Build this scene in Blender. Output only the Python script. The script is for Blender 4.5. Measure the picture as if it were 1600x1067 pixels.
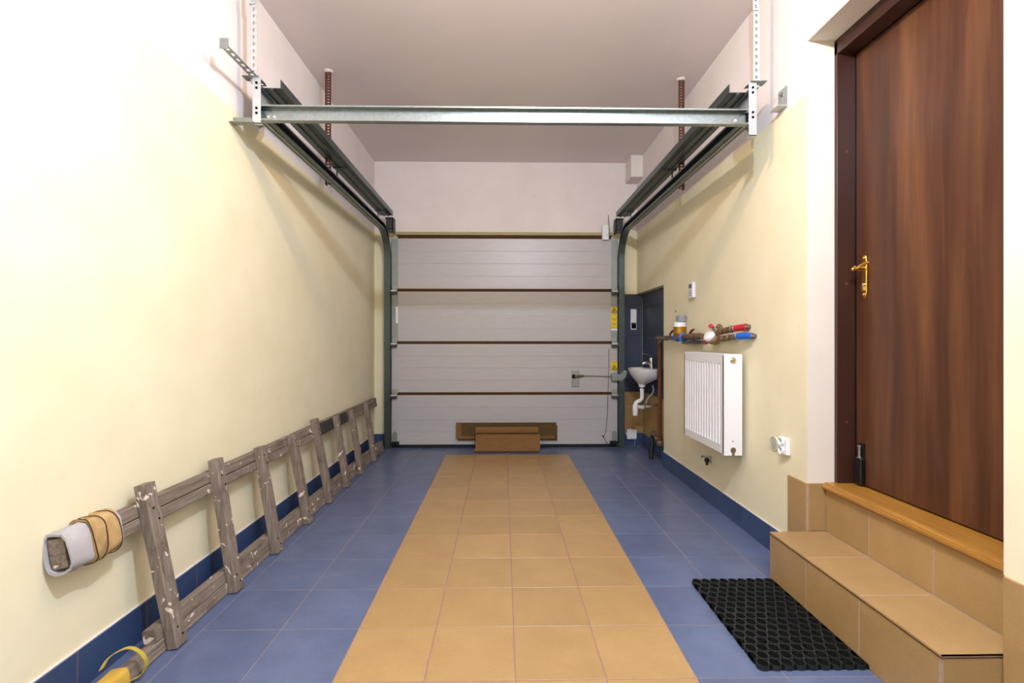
import bpy, math, random
from mathutils import Vector, Matrix
random.seed(7)
for o in list(bpy.data.objects): bpy.data.objects.remove(o, do_unlink=True)
SC = bpy.context.scene
C = SC.collection

# ------------------------------------------------------------------ camera, world, exposure, lamps
F, CX, HY, H = 761.0, 800.0, 532.0, 1.12          # focal length in pixels, centre, horizon row, eye height (m)
YAW = math.atan2(14, F)
cd = bpy.data.cameras.new('camera'); cam = bpy.data.objects.new('camera', cd); C.objects.link(cam)
cd.sensor_width = 36.0; cd.lens = 36.0 * F / 1600.0; cd.shift_y = -(533.5 - HY) / 1600.0
cd.clip_start = 0.02
cam.location = (0, 0, H); cam.rotation_euler = (math.pi / 2, 0, -YAW)
SC.camera = cam
w = bpy.data.worlds.new('world'); SC.world = w; w.use_nodes = True
w.node_tree.nodes['Background'].inputs[0].default_value = (0.5, 0.55, 0.6, 1)
w.node_tree.nodes['Background'].inputs[1].default_value = 0.0
SC.view_settings.view_transform = 'Standard'; SC.view_settings.look = 'None'
SC.view_settings.gamma = 1.0; SC.view_settings.use_curve_mapping = False
SC.view_settings.exposure = 0.0
# ceiling lamps of the garage (both above the top edge of the picture): position, colour, power
LAMPS = [((0.40, 0.55, 2.80), (0.71, 0.835, 1.0), 192.0), ((0.15, 1.62, 2.88), (1.0, 0.71, 0.42), 42.0)]

# ------------------------------------------------------------------ pixel -> world on a known plane
def ray(px, py):
    u = (px - CX) / F; v = (HY - py) / F
    return Vector((math.sin(YAW) + u * math.cos(YAW), math.cos(YAW) - u * math.sin(YAW), v))
def onX(px, py, X): d = ray(px, py); return Vector((0, 0, H)) + d * (X / d.x)
def onY(px, py, Y): d = ray(px, py); return Vector((0, 0, H)) + d * (Y / d.y)
def onZ(px, py, Z): d = ray(px, py); return Vector((0, 0, H)) + d * ((Z - H) / d.z)

# ------------------------------------------------------------------ materials
def lin(r, g, b):
    f = lambda c: (c / 255 / 12.92) if c / 255 <= 0.04045 else ((c / 255 + 0.055) / 1.055) ** 2.4
    return (f(r), f(g), f(b), 1)
class NT:
    def __init__(s, name):
        s.m = bpy.data.materials.new(name); s.m.use_nodes = True
        s.t = s.m.node_tree; s.b = s.t.nodes['Principled BSDF']
    def n(s, kind, **kw):
        x = s.t.nodes.new(kind)
        for k, v in kw.items(): setattr(x, k, v)
        return x
    def l(s, a, b): s.t.links.new(a, b)
    def coord(s, scale=(1, 1, 1), kind='Object'):
        tc = s.n('ShaderNodeTexCoord'); mp = s.n('ShaderNodeMapping'); mp.inputs['Scale'].default_value = scale
        s.l(tc.outputs[kind], mp.inputs['Vector']); return mp.outputs['Vector']
    def noise(s, vec, scale, detail=3, rough=.55, dist=0):
        x = s.n('ShaderNodeTexNoise'); s.l(vec, x.inputs['Vector'])
        x.inputs['Scale'].default_value = scale; x.inputs['Detail'].default_value = detail
        x.inputs['Roughness'].default_value = rough; x.inputs['Distortion'].default_value = dist
        return x.outputs['Fac']
    def ramp(s, fac, stops):
        x = s.n('ShaderNodeValToRGB'); s.l(fac, x.inputs['Fac']); e = x.color_ramp.elements
        while len(e) < len(stops): e.new(0.5)
        for i, (p, c) in enumerate(stops): e[i].position = p; e[i].color = c
        return x.outputs['Color']
    def mix(s, fac, a, b, mode='MIX'):
        x = s.n('ShaderNodeMix', data_type='RGBA', blend_type=mode)
        for sock, v in ((x.inputs[0], fac), (x.inputs[6], a), (x.inputs[7], b)):
            if hasattr(v, 'links'): s.l(v, sock)
            else: sock.default_value = v
        return x.outputs[2]
    def math(s, op, a, b=0.0):
        x = s.n('ShaderNodeMath', operation=op)
        for sock, v in ((x.inputs[0], a), (x.inputs[1], b)):
            if hasattr(v, 'links'): s.l(v, sock)
            else: sock.default_value = v
        return x.outputs[0]
    def bump(s, h, strength=.2, dist=.002):
        x = s.n('ShaderNodeBump'); s.l(h, x.inputs['Height'])
        x.inputs['Strength'].default_value = strength; x.inputs['Distance'].default_value = dist
        s.l(x.outputs['Normal'], s.b.inputs['Normal'])
    def base(s, c):
        if hasattr(c, 'links'): s.l(c, s.b.inputs['Base Color'])
        else: s.b.inputs['Base Color'].default_value = c
    def set(s, rough=.5, metal=0.0, spec=.5, **kw):
        s.b.inputs['Roughness'].default_value = rough; s.b.inputs['Metallic'].default_value = metal
        s.b.inputs['Specular IOR Level'].default_value = spec
        for k, v in kw.items(): s.b.inputs[k].default_value = v
        return s.m
def simple(name, c, rough=.5, metal=0.0, spec=.5, var=.08, nscale=30, bump=0.0, scale=(1, 1, 1), **kw):
    t = NT(name); v = t.coord(scale); f = t.noise(v, nscale)
    lo = tuple(x * (1 - var) for x in c[:3]) + (1,); hi = tuple(min(1, x * (1 + var)) for x in c[:3]) + (1,)
    t.base(t.ramp(f, [(.25, lo), (.75, hi)]))
    if bump: t.bump(f, bump)
    return t.set(rough, metal, spec, **kw)

M = {}
def wall_paint():
    t = NT('two_tone_wall_paint'); v = t.coord()
    sp = t.n('ShaderNodeSeparateXYZ'); t.l(v, sp.inputs[0])
    wob = t.math('MULTIPLY', t.noise(v, 1.5, 2), .03)
    fac = t.math('GREATER_THAN', t.math('ADD', sp.outputs['Z'], wob), 2.297)
    n = t.noise(v, 3.0, 4)
    ye = t.ramp(n, [(.3, lin(231, 222, 189)), (.7, lin(238, 230, 201))])
    wh = t.ramp(n, [(.3, lin(229, 219, 217)), (.7, lin(237, 228, 226))])
    col = t.mix(fac, ye, wh)
    sm = t.ramp(t.noise(v, 5.5, 6, .7), [(.60, (1, 1, 1, 1)), (.80, (.93, .92, .90, 1))])
    t.base(t.mix(1.0, col, sm, 'MULTIPLY'))
    t.bump(t.noise(v, 60, 4, .6), .12, .002)
    return t.set(.75, 0, .25)
M['paint'] = wall_paint()
M['white'] = simple('white_plaster', lin(230, 221, 218), .8, 0, .2, .03, 3, .03)
M['ceil'] = simple('ceiling_plaster', lin(233, 223, 225), .8, 0, .2, .025, 2, .03)
M['reveal'] = simple('reveal_plaster', lin(232, 222, 208), .8, 0, .2, .04, 4, .04)
def tile(name, c, c2, rough):
    t = NT(name); v = t.coord(); oi = t.n('ShaderNodeObjectInfo')
    va = t.n('ShaderNodeVectorMath', operation='ADD'); cm = t.n('ShaderNodeCombineXYZ')
    t.l(t.math('MULTIPLY', oi.outputs['Random'], 37.0), cm.inputs[0]); t.l(t.math('MULTIPLY', oi.outputs['Random'], 91.0), cm.inputs[1])
    t.l(v, va.inputs[0]); t.l(cm.outputs[0], va.inputs[1]); vv = va.outputs[0]
    a = t.ramp(t.noise(vv, 6, 5, .6), [(.28, c2), (.72, c)])
    sp = t.ramp(t.noise(vv, 140, 2), [(.30, (.86, .86, .86, 1)), (.5, (1, 1, 1, 1))])
    a = t.mix(.7, a, sp, 'MULTIPLY')
    rv = t.ramp(oi.outputs['Random'], [(0, (.93, .93, .93, 1)), (1, (1.05, 1.05, 1.05, 1))])
    a = t.mix(1.0, a, rv, 'MULTIPLY')
    d = t.ramp(t.noise(vv, 22, 6, .75), [(.70, (1, 1, 1, 1)), (.80, (.70, .66, .62, 1))])
    t.base(t.mix(.5, a, d, 'MULTIPLY'))
    t.bump(t.noise(vv, 160, 2), .08, .001)
    return t.set(rough, 0, .4)
M['tblue'] = tile('blue_tile', lin(94, 106, 138), lin(84, 95, 125), .26)
M['tbluew'] = tile('blue_wall_tile', lin(60, 80, 120), lin(52, 71, 109), .35)
M['tniche'] = tile('slate_blue_tile', lin(62, 70, 92), lin(54, 62, 82), .4)
M['tyel'] = tile('ochre_tile', lin(172, 140, 94), lin(160, 129, 85), .34)
M['grout_b'] = simple('blue_floor_grout', lin(124, 118, 126), .9, 0, .1, .15, 40)
M['grout_y'] = simple('ochre_floor_grout', lin(150, 118, 112), .9, 0, .1, .15, 40)
M['grout_s'] = simple('skirting_grout', lin(120, 88, 92), .9, 0, .1, .1, 40)
M['grout_l'] = simple('lilac_grout', lin(168, 148, 146), .9, 0, .1, .1, 40)
M['galv'] = simple('galvanised_steel', lin(150, 158, 156), .38, .85, .5, .14, 50)
M['galvlight'] = simple('bright_galvanised_steel', lin(205, 210, 212), .42, .6, .5, .10, 60)
M['stile'] = simple('galvanised_end_plate', lin(150, 155, 152), .5, .5, .5, .06, 18)
M['track'] = simple('dark_galvanised_track', lin(94, 106, 108), .36, .85, .5, .12, 40)
M['darksteel'] = simple('dark_steel_fittings', lin(66, 70, 70), .45, .5, .5, .15, 40)
M['redox'] = simple('red_oxide_primer', lin(84, 48, 40), .7, .1, .3, .15, 60)
M['black'] = simple('black_rubber', lin(20, 22, 22), .65, 0, .3, .2, 60)
M['matrubber'] = simple('mat_rubber', lin(27, 30, 30), .42, 0, .5, .15, 60)
M['blackplastic'] = simple('black_plastic', lin(16, 16, 17), .35, 0, .5, .1, 60)
M['dark'] = simple('dark_hole', lin(14, 13, 12), .9, 0, .1, .1, 20)
M['wplastic'] = simple('white_plastic', lin(236, 236, 240), .35, 0, .5, .02, 20)
M['gplastic'] = simple('grey_plastic', lin(150, 154, 160), .45, 0, .5, .05, 20)
M['lcd'] = simple('lcd_screen', lin(95, 105, 105), .25, 0, .5, .1, 60)
M['enamel'] = simple('radiator_enamel', lin(232, 233, 238), .28, 0, .5, .01, 8)
M['porcelain'] = simple('porcelain', lin(228, 226, 230), .12, 0, .6, .02, 8)
M['chrome'] = simple('chrome', lin(215, 215, 215), .12, 1.0, .5, .05, 20)
M['brass'] = simple('polished_brass', lin(225, 180, 85), .18, 1.0, .5, .06, 30)
M['meterbrass'] = simple('meter_brass', lin(176, 132, 48), .38, .8, .5, .12, 40)
M['oldbrass'] = simple('tarnished_fittings', lin(120, 98, 76), .5, .6, .5, .35, 90, .3)
M['copper'] = simple('brown_copper_pipe', lin(110, 62, 38), .42, .45, .5, .22, 30)
M['hose'] = simple('black_hose', lin(24, 26, 28), .5, 0, .4, .15, 40)
M['red'] = simple('red_plastic', lin(190, 28, 48), .45, 0, .5, .08, 40)
M['blue'] = simple('blue_plastic', lin(22, 98, 200), .45, 0, .5, .08, 40)
M['label'] = simple('violet_label', lin(160, 138, 142), .5, 0, .4, .05, 40)
M['card'] = simple('cardboard', lin(126, 92, 56), .85, 0, .15, .12, 12, .1, (1, 3, 3))
M['carddark'] = simple('old_cardboard', lin(92, 72, 44), .85, 0, .15, .12, 10, .1, (1, 4, 4))
M['seam'] = simple('brown_seam', lin(74, 48, 22), .7, 0, .2, .1, 20)
M['lintelstrip'] = simple('olive_yellow_strip', lin(176, 164, 124), .6, 0, .3, .05, 20)
M['sticker'] = simple('yellow_sticker', lin(238, 206, 20), .45, 0, .4, .03, 20)
M['print'] = simple('black_print', lin(30, 28, 20), .6, 0, .3, .05, 20)
M['cap'] = simple('brown_cap', lin(96, 62, 42), .5, 0, .4, .05, 20)
def door_skin():
    t = NT('embossed_door_skin'); v = t.coord((1, 1, 14))
    f = t.noise(v, 7, 5, .6, .4)
    t.base(t.ramp(f, [(.3, lin(180, 177, 178)), (.7, lin(190, 187, 188))]))
    t.bump(f, .10, .003)
    return t.set(.36, 0, .5)
M['skin'] = door_skin()
def walnut():
    t = NT('walnut_veneer')
    warp = t.noise(t.coord((1, 3.0, .5)), 2.0, 2, .5)
    v = t.coord((1, 1, .05)); va = t.n('ShaderNodeVectorMath', operation='ADD'); cm = t.n('ShaderNodeCombineXYZ')
    t.l(t.math('MULTIPLY', warp, .10), cm.inputs[1]); t.l(v, va.inputs[0]); t.l(cm.outputs[0], va.inputs[1]); vv = va.outputs[0]
    big = t.noise(vv, 9, 3, .55); fine = t.noise(vv, 42, 5, .65)
    pore = t.noise(t.coord((1, 1, .022)), 240, 3, .6)
    c = t.ramp(big, [(.28, lin(56, 31, 22)), (.48, lin(82, 48, 30)), (.70, lin(108, 69, 42))])
    f = t.ramp(fine, [(.30, (.66, .60, .57, 1)), (.60, (1.05, 1.05, 1.05, 1))])
    p = t.ramp(pore, [(.30, (.78, .76, .75, 1)), (.5, (1, 1, 1, 1))])
    t.base(t.mix(.6, t.mix(.8, c, f, 'MULTIPLY'), p, 'MULTIPLY'))
    t.bump(pore, .06, .001)
    tg = t.n('ShaderNodeCombineXYZ'); tg.inputs[2].default_value = 1.0; t.l(tg.outputs[0], t.b.inputs['Tangent'])
    return t.set(.40, 0, .4, Anisotropic=.0)
M['walnut'] = walnut()
M['walnutdark'] = simple('walnut_frame', lin(58, 32, 24), .38, 0, .5, .16, 3, 0, (20, 20, 1))
def pine():
    t = NT('varnished_pine')
    f = t.noise(t.coord((30, 1.2, 30)), 2.5, 4, .6, .5)
    t.base(t.ramp(f, [(.3, lin(140, 92, 32)), (.6, lin(170, 122, 52)), (.8, lin(182, 136, 66))]))
    return t.set(.3, 0, .5)
M['pine'] = pine()
def oldwood(name, sc):
    t = NT(name); oi = t.n('ShaderNodeObjectInfo')
    f = t.noise(t.coord(sc), 3, 6, .7, .6)
    c = t.ramp(f, [(.22, lin(78, 66, 58)), (.45, lin(124, 111, 100)), (.62, lin(144, 131, 119)), (.8, lin(162, 150, 138))])
    st = t.ramp(t.noise(t.coord((1, 1, 1)), 7, 4, .6), [(.32, (.50, .42, .36, 1)), (.5, (1, 1, 1, 1))])
    c = t.mix(.75, c, st, 'MULTIPLY')
    sp = t.ramp(t.noise(t.coord((1, 1, 1)), 21, 3, .5, .8), [(.655, (0, 0, 0, 1)), (.67, (1, 1, 1, 1))])
    t.base(t.mix(sp, c, lin(225, 208, 196)))
    t.bump(f, .7, .004)
    return t.set(.8, 0, .2)
M['wood_y'] = oldwood('weathered_wood_along', (26, 1.1, 26))
M['wood_z'] = oldwood('weathered_wood_upright', (26, 26, 1.5))
M['woodblack'] = simple('blackened_wood', lin(58, 54, 52), .7, 0, .3, .4, 30, .4)
M['rag'] = simple('white_rag', lin(176, 172, 174), .9, 0, .1, .08, 20, .4)
M['tape'] = simple('tan_tape', lin(176, 146, 100), .7, 0, .3, .22, 24, .5)
M['ytape'] = simple('yellow_tape', lin(196, 158, 66), .45, 0, .4, .2, 14, .3)
M['strap'] = simple('yellow_strap', lin(176, 158, 66), .55, 0, .4, .1, 20)
def emis(name, c, s):
    t = NT(name); t.base((1, 1, 1, 1)); t.b.inputs['Emission Color'].default_value = c; t.b.inputs['Emission Strength'].default_value = s
    return t.set(.4)

# ------------------------------------------------------------------ mesh builder
class MB:
    def __init__(s): s.v = []; s.f = []; s.mi = []
    def add(s, vs, fs, mi=0):
        k = len(s.v); s.v += [Vector(p) for p in vs]; s.f += [tuple(i + k for i in f) for f in fs]; s.mi += [mi] * len(fs); return s
    def box(s, x0, y0, z0, x1, y1, z1, mi=0):
        x0, x1 = sorted((x0, x1)); y0, y1 = sorted((y0, y1)); z0, z1 = sorted((z0, z1))
        return s.add([(x0, y0, z0), (x1, y0, z0), (x1, y1, z0), (x0, y1, z0), (x0, y0, z1), (x1, y0, z1), (x1, y1, z1), (x0, y1, z1)],
                     [(3, 2, 1, 0), (4, 5, 6, 7), (0, 1, 5, 4), (1, 2, 6, 5), (2, 3, 7, 6), (3, 0, 4, 7)], mi)
    def cbox(s, x0, y0, z0, x1, y1, z1, c=.002, mi=0):
        """box whose edges are all chamfered"""
        P = []; idx = {}
        lo, hi = (x0, y0, z0), (x1, y1, z1)
        for sx in (0, 1):
            for sy in (0, 1):
                for sz in (0, 1):
                    cor = [hi[0] if sx else lo[0], hi[1] if sy else lo[1], hi[2] if sz else lo[2]]
                    inn = [-c if sx else c, -c if sy else c, -c if sz else c]
                    for a in range(3):
                        p = [cor[i] + (0 if i == a else inn[i]) for i in range(3)]
                        idx[(sx, sy, sz, a)] = len(P); P.append(p)
        fs = []
        for a in range(3):
            b, d = (a + 1) % 3, (a + 2) % 3
            for sa in (0, 1):
                q = []
                for sb, sd in ((0, 0), (1, 0), (1, 1), (0, 1)):
                    k = [0, 0, 0]; k[a] = sa; k[b] = sb; k[d] = sd; q.append(idx[(*k, a)])
                fs.append(tuple(q) if sa else tuple(reversed(q)))
        for a in range(3):
            b, d = (a + 1) % 3, (a + 2) % 3
            for sb in (0, 1):
                for sd in (0, 1):
                    k0 = [0, 0, 0]; k0[b] = sb; k0[d] = sd; k1 = list(k0); k1[a] = 1
                    q = [idx[(*k0, b)], idx[(*k1, b)], idx[(*k1, d)], idx[(*k0, d)]]
                    fs.append(tuple(q) if sb == sd else tuple(reversed(q)))
        for sx in (0, 1):
            for sy in (0, 1):
                for sz in (0, 1):
                    q = [idx[(sx, sy, sz, a)] for a in range(3)]
                    fs.append(tuple(q) if (sx + sy + sz) % 2 else tuple(reversed(q)))
        return s.add(P, fs, mi)
    def prism(s, poly, a0, a1, axis='x', mi=0):
        """extrude a closed polygon along an axis; poly in (y,z) for x, (x,z) for y, (x,y) for z"""
        n = len(poly)
        mk = {'x': lambda a, p: (a, p[0], p[1]), 'y': lambda a, p: (p[0], a, p[1]), 'z': lambda a, p: (p[0], p[1], a)}[axis]
        vs = [mk(a0, p) for p in poly] + [mk(a1, p) for p in poly]
        fs = [tuple(range(n)), tuple(range(2 * n - 1, n - 1, -1))] + [((i + 1) % n, i, n + i, n + (i + 1) % n) for i in range(n)]
        return s.add(vs, fs, mi)
    def obar(s, p0, p1, wv, hv, mi=0):
        """bar from p0 to p1 with half extents given as vectors"""
        p0, p1, wv, hv = map(Vector, (p0, p1, wv, hv))
        vs = [p + a * wv + b * hv for p in (p0, p1) for a, b in ((-1, -1), (1, -1), (1, 1), (-1, 1))]
        return s.add(vs, [(3, 2, 1, 0), (4, 5, 6, 7), (0, 1, 5, 4), (1, 2, 6, 5), (2, 3, 7, 6), (3, 0, 4, 7)], mi)
    def frames(s, pts):
        pts = [Vector(p) for p in pts]; out = []; ref = None
        for i, p in enumerate(pts):
            t = ((pts[min(i + 1, len(pts) - 1)] - pts[max(i - 1, 0)])).normalized()
            if ref is None: ref = Vector((0, 0, 1)) if abs(t.z) < .9 else Vector((1, 0, 0))
            u = (ref - t * ref.dot(t)).normalized(); w_ = t.cross(u); ref = u; out.append((p, u, w_))
        return out
    def tube(s, pts, r, n=12, mi=0, cap=True):
        fr = s.frames(pts); rs = r if isinstance(r, (list, tuple)) else [r] * len(fr)
        vs = []
        for (p, u, w_), q in zip(fr, rs):
            vs += [p + u * (q * math.cos(2 * math.pi * k / n)) + w_ * (q * math.sin(2 * math.pi * k / n)) for k in range(n)]
        fs = [(i * n + k, i * n + (k + 1) % n, (i + 1) * n + (k + 1) % n, (i + 1) * n + k) for i in range(len(fr) - 1) for k in range(n)]
        if cap: fs += [tuple(range(n - 1, -1, -1)), tuple((len(fr) - 1) * n + k for k in range(n))]
        return s.add(vs, fs, mi)
    def lathe(s, p, axis, prof, n=20, mi=0):
        """profile of (distance along axis, radius)"""
        a = Vector(axis).normalized(); p = Vector(p)
        ref = Vector((0, 0, 1)) if abs(a.z) < .9 else Vector((1, 0, 0))
        u = (ref - a * ref.dot(a)).normalized(); w_ = a.cross(u); vs = []
        for d, r in prof:
            vs += [p + a * d + u * (r * math.cos(2 * math.pi * k / n)) + w_ * (r * math.sin(2 * math.pi * k / n)) for k in range(n)]
        m = len(prof)
        fs = [(i * n + k, i * n + (k + 1) % n, (i + 1) * n + (k + 1) % n, (i + 1) * n + k) for i in range(m - 1) for k in range(n)]
        fs += [tuple(range(n - 1, -1, -1)), tuple((m - 1) * n + k for k in range(n))]
        return s.add(vs, fs, mi)
    def loft(s, rings, mi=0, cap=True):
        n = len(rings[0]); vs = [p for r in rings for p in r]
        fs = [(i * n + k, i * n + (k + 1) % n, (i + 1) * n + (k + 1) % n, (i + 1) * n + k) for i in range(len(rings) - 1) for k in range(n)]
        if cap: fs += [tuple(range(n - 1, -1, -1)), tuple((len(rings) - 1) * n + k for k in range(n))]
        return s.add(vs, fs, mi)
    def perforated(s, p0, p1, wv, tv, pitch, hole=.55, rim=.28, mi=0):
        """strip from p0 to p1 with a row of real holes; wv half width, tv half thickness"""
        p0, p1, wv, tv = map(Vector, (p0, p1, wv, tv)); L = (p1 - p0).length; d = (p1 - p0) / L
        for sg in (-1, 1): s.obar(p0 + wv * sg * (1 - rim), p1 + wv * sg * (1 - rim), wv * rim, tv, mi)
        n = max(2, int(L / pitch)); b = pitch * (1 - hole)
        for i in range(n + 1):
            c = p0 + d * (L * i / n); a = c - d * b / 2; e = c + d * b / 2
            if i == 0: a = p0
            if i == n: e = p1
            s.obar(a, e, wv * (1 - 2 * rim), tv, mi)
        return s
    def mesh(s, name, mats, off=(0, 0, 0), smooth=35):
        me = bpy.data.meshes.new(name); off = Vector(off)
        me.from_pydata([tuple(p - off) for p in s.v], [], s.f)
        for m in (mats if isinstance(mats, (list, tuple)) else [mats]): me.materials.append(M[m] if isinstance(m, str) else m)
        me.polygons.foreach_set('material_index', s.mi)
        import bmesh
        bm = bmesh.new(); bm.from_mesh(me); bmesh.ops.recalc_face_normals(bm, faces=bm.faces); bm.to_mesh(me); bm.free()
        me.polygons.foreach_set('use_smooth', [True] * len(me.polygons))
        me.set_sharp_from_angle(angle=math.radians(smooth)); me.update()
        return me
    def build(s, name, mats, parent=None, bevel=0, smooth=35, recenter=True):
        if parent is not None: off = wloc(parent)
        elif recenter:
            xs = [p.x for p in s.v]; ys = [p.y for p in s.v]; off = Vector(((min(xs) + max(xs)) / 2, (min(ys) + max(ys)) / 2, min(p.z for p in s.v)))
        else: off = Vector((0, 0, 0))
        o = bpy.data.objects.new(name, s.mesh(name, mats, off, smooth)); C.objects.link(o)
        if parent is not None: o.parent = parent
        else: o.location = off
        if bevel:
            b = o.modifiers.new('bevel', 'BEVEL'); b.width = bevel; b.segments = 2; b.limit_method = 'ANGLE'; b.angle_limit = math.radians(40)
        return o
def wloc(o):
    p = Vector((0, 0, 0))
    while o is not None: p = p + o.location; o = o.parent
    return p
def tag(o, label=None, cat=None, group=None, kind=None):
    if label: o['label'] = label
    if cat: o['category'] = cat
    if group: o['group'] = group
    if kind: o['kind'] = kind
    return o
def thing(name, loc, label, cat, group=None, kind=None):
    o = bpy.data.objects.new(name, None); C.objects.link(o); o.location = loc; o.empty_display_size = .1
    return tag(o, label, cat, group, kind)
def put(name, me, parent, loc):
    """a piece sharing mesh data, at a world position under its parent"""
    o = bpy.data.objects.new(name, me); C.objects.link(o); o.parent = parent; o.location = Vector(loc) - wloc(parent); return o
tile_cache = {}
def piece(name, parent, x0, y0, z0, x1, y1, z1, mat, c=.0015):
    """one tile: chamfered block, alike sizes share a mesh"""
    k = (name, round(x1 - x0, 4), round(y1 - y0, 4), round(z1 - z0, 4), mat)
    if k not in tile_cache:
        a, b, d = (x1 - x0) / 2, (y1 - y0) / 2, (z1 - z0) / 2
        tile_cache[k] = MB().cbox(-a, -b, -d, a, b, d, c).mesh(name, mat)
    return put(name, tile_cache[k], parent, ((x0 + x1) / 2, (y0 + y1) / 2, (z0 + z1) / 2))

# ------------------------------------------------------------------ the room
XL, XR, YE, YB, ZC = -1.36, 1.43, 5.18, -1.3, 3.015
NY0, NZ, NX = 4.31, 1.617, 1.495                       # niche behind the basin: near edge, top, back
DY0, DY1, DZ = 1.362, 2.266, 2.53                      # recess of the entrance door
T = .3012; Y0 = 1.605; YS = 4.787                      # floor tile pitch, a joint row, far end of the ochre strip
xe = [-.561 + T * k for k in range(5)]
fl = MB()
fl.box(XL, YB, -.12, xe[0], YE + .25, -.0015, 0).box(xe[0], YB, -.12, xe[4], YS, -.0015, 1)
fl.box(xe[0], YS, -.12, xe[4], YE + .25, -.0015, 0).box(xe[4], YB, -.12, 1.75, YE + .25, -.0015, 0)
floor = tag(fl.build('floor', ['grout_b', 'grout_y'], recenter=False), kind='structure')
cols = [XL, xe[0] - 2 * T, xe[0] - T] + xe + [xe[4] + T, xe[4] + 2 * T, XR]
rows = [Y0 + T * k for k in range(-9, 12)] + [5.15]
g = .0022
for i in range(len(cols) - 1):
    yel = xe[0] - .01 <= cols[i] < xe[4] - .01
    ys = [y for y in rows if y < YS - .02] + [YS, 5.15] if yel else rows
    for j in range(len(ys) - 1):
        m = 'tyel' if yel and ys[j + 1] <= YS + .001 else 'tblue'
        piece('floor_tile', floor, cols[i] + g, ys[j] + g, -.012, cols[i + 1] - g, ys[j + 1] - g, 0, m, .001)
piece('floor_tile', floor, XR + g, NY0 + g, -.012, NX, 5.15, 0, 'tblue', .001)
tag(MB().box(XL - .2, YB - .2, ZC, 1.95, YE + .4, ZC + .15).build('ceiling', 'ceil', recenter=False), kind='structure')
wl = tag(MB().box(XL - .2, YB - .2, -.12, XL, YE + .4, ZC).build('wall_left', 'paint', recenter=False), kind='structure')
wn = tag(MB().box(XL, YB - .2, -.12, 1.95, YB, ZC).build('wall_near', 'paint', recenter=False), kind='structure')
# right wall with the basin niche and the recess of the entrance door
wr = MB()
wr.box(XR, YB, -.12, 1.95, DY0, ZC).box(XR, DY1, -.12, 1.95, NY0, ZC).box(XR, DY0, DZ, 1.95, DY1, ZC)
wr.box(NX, NY0, -.12, 1.95, YE + .4, NZ).box(XR, NY0, NZ, 1.95, YE + .4, ZC)
wr.box(1.72, DY0, -.12, 1.95, DY1, DZ)
wallr = tag(wr.build('wall_right', 'paint', recenter=False), kind='structure')
# plaster skin of the reveal (bare cream plaster, not yellow paint)
rv = MB().box(XR + .0005, DY1 - .004, .45, 1.72, DY1, DZ).box(XR + .0005, DY0, .45, 1.72, DY0 + .004, DZ).box(XR + .0005, DY0, DZ - .004, 1.72, DY1, DZ)
rv.build('reveal_plaster', 'reveal', wallr)
# end wall with the garage door opening
GX0, GX1, GZ = -1.13, 1.17, 2.15
we = MB().box(XL, YE, -.12, GX0, YE + .25, ZC).box(GX1, YE, -.12, NX, YE + .25, ZC).box(GX0, YE, GZ, GX1, YE + .25, ZC)
walle = tag(we.build('wall_far', 'paint', recenter=False), kind='structure')
# plastered box in the upper corner
tag(MB().box(1.307, 4.95, 2.792, XR, YE, ZC).build('trim_1', 'white', bevel=.004), 'small white plastered box below the ceiling in the far corner', None, None, 'structure')

# ---- skirting and wall tiles
BH = .133; bt = .010
def skirting(name, parent_boxes):
    m = MB()
    for b in parent_boxes: m.box(*b)
    return tag(m.build(name, 'grout_l' if name.startswith('trim') else 'grout_s', recenter=False), kind='structure')
bl = skirting('baseboard_left', [(XL, YB, 0, XL + .009, YE, BH - .002), (XL + .009, YE - .009, 0, -1.235, YE, BH - .002)])
ys = [1.27 + .3012 * k for k in range(-8, 13)]
ys = [YB] + [y for y in ys if YB + .05 < y < YE - .03] + [YE - .011]
for a, b in zip(ys, ys[1:]): piece('skirting_tile', bl, XL + .0005, a + .002, .001, XL + bt, b - .002, BH, 'tbluew')
piece('skirting_tile', bl, XL + bt + .002, YE - bt, .001, -1.235, YE - .0005, BH, 'tbluew')
br = skirting('baseboard_right', [(XR - .009, 2.41, 0, XR, NY0, BH - .002), (NX - .009, NY0, 0, NX, YE, BH - .002), (1.275, YE - .006, 0, NX - .006, YE, BH - .002)])
ys = [2.41] + [2.56 + .3012 * k for k in range(6)] + [NY0]
for a, b in zip(ys, ys[1:]): piece('skirting_tile', br, XR - bt, a + .002, .001, XR - .0005, b - .002, BH, 'tbluew')
for a, b in ((NY0, 4.57), (4.57, 4.87), (4.87, YE - .012)): piece('skirting_tile', br, NX - bt, a + .0015, .001, NX - .0005, b - .0015, BH, 'tbluew')
piece('skirting_tile', br, 1.277, YE - bt, .001, NX - bt - .002, YE - .0005, BH, 'tbluew')
MB().box(XL + .0003, YB, BH, XL + .006, YE - .006, BH + .004).build('plaster_bead', 'white', bl)
MB().box(XR - .006, 2.412, BH, XR - .0003, NY0 - .001, BH + .004).build('plaster_bead', 'white', br)
# niche tiles: ochre below, blue above, on the niche back and on the end wall beside the track
zr = [(.135, .443, 'tyel'), (.443, .573, 'tyel'), (.573, .873, 'tniche'), (.873, 1.173, 'tniche'), (1.173, 1.473, 'tniche'), (1.473, 1.615, 'tniche')]
for z0, z1, m in zr:
    for a, b in ((NY0, 4.57), (4.57, 4.87), (4.87, YE - .009)): piece('wall_tile', wallr, NX - .008, a + .001, z0 + .001, NX - .0003, b - .001, z1 - .001, m)
    piece('wall_tile', walle, 1.277, YE - .008, z0 + .001, NX - .0095, YE - .0003, z1 - .001, m)
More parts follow.
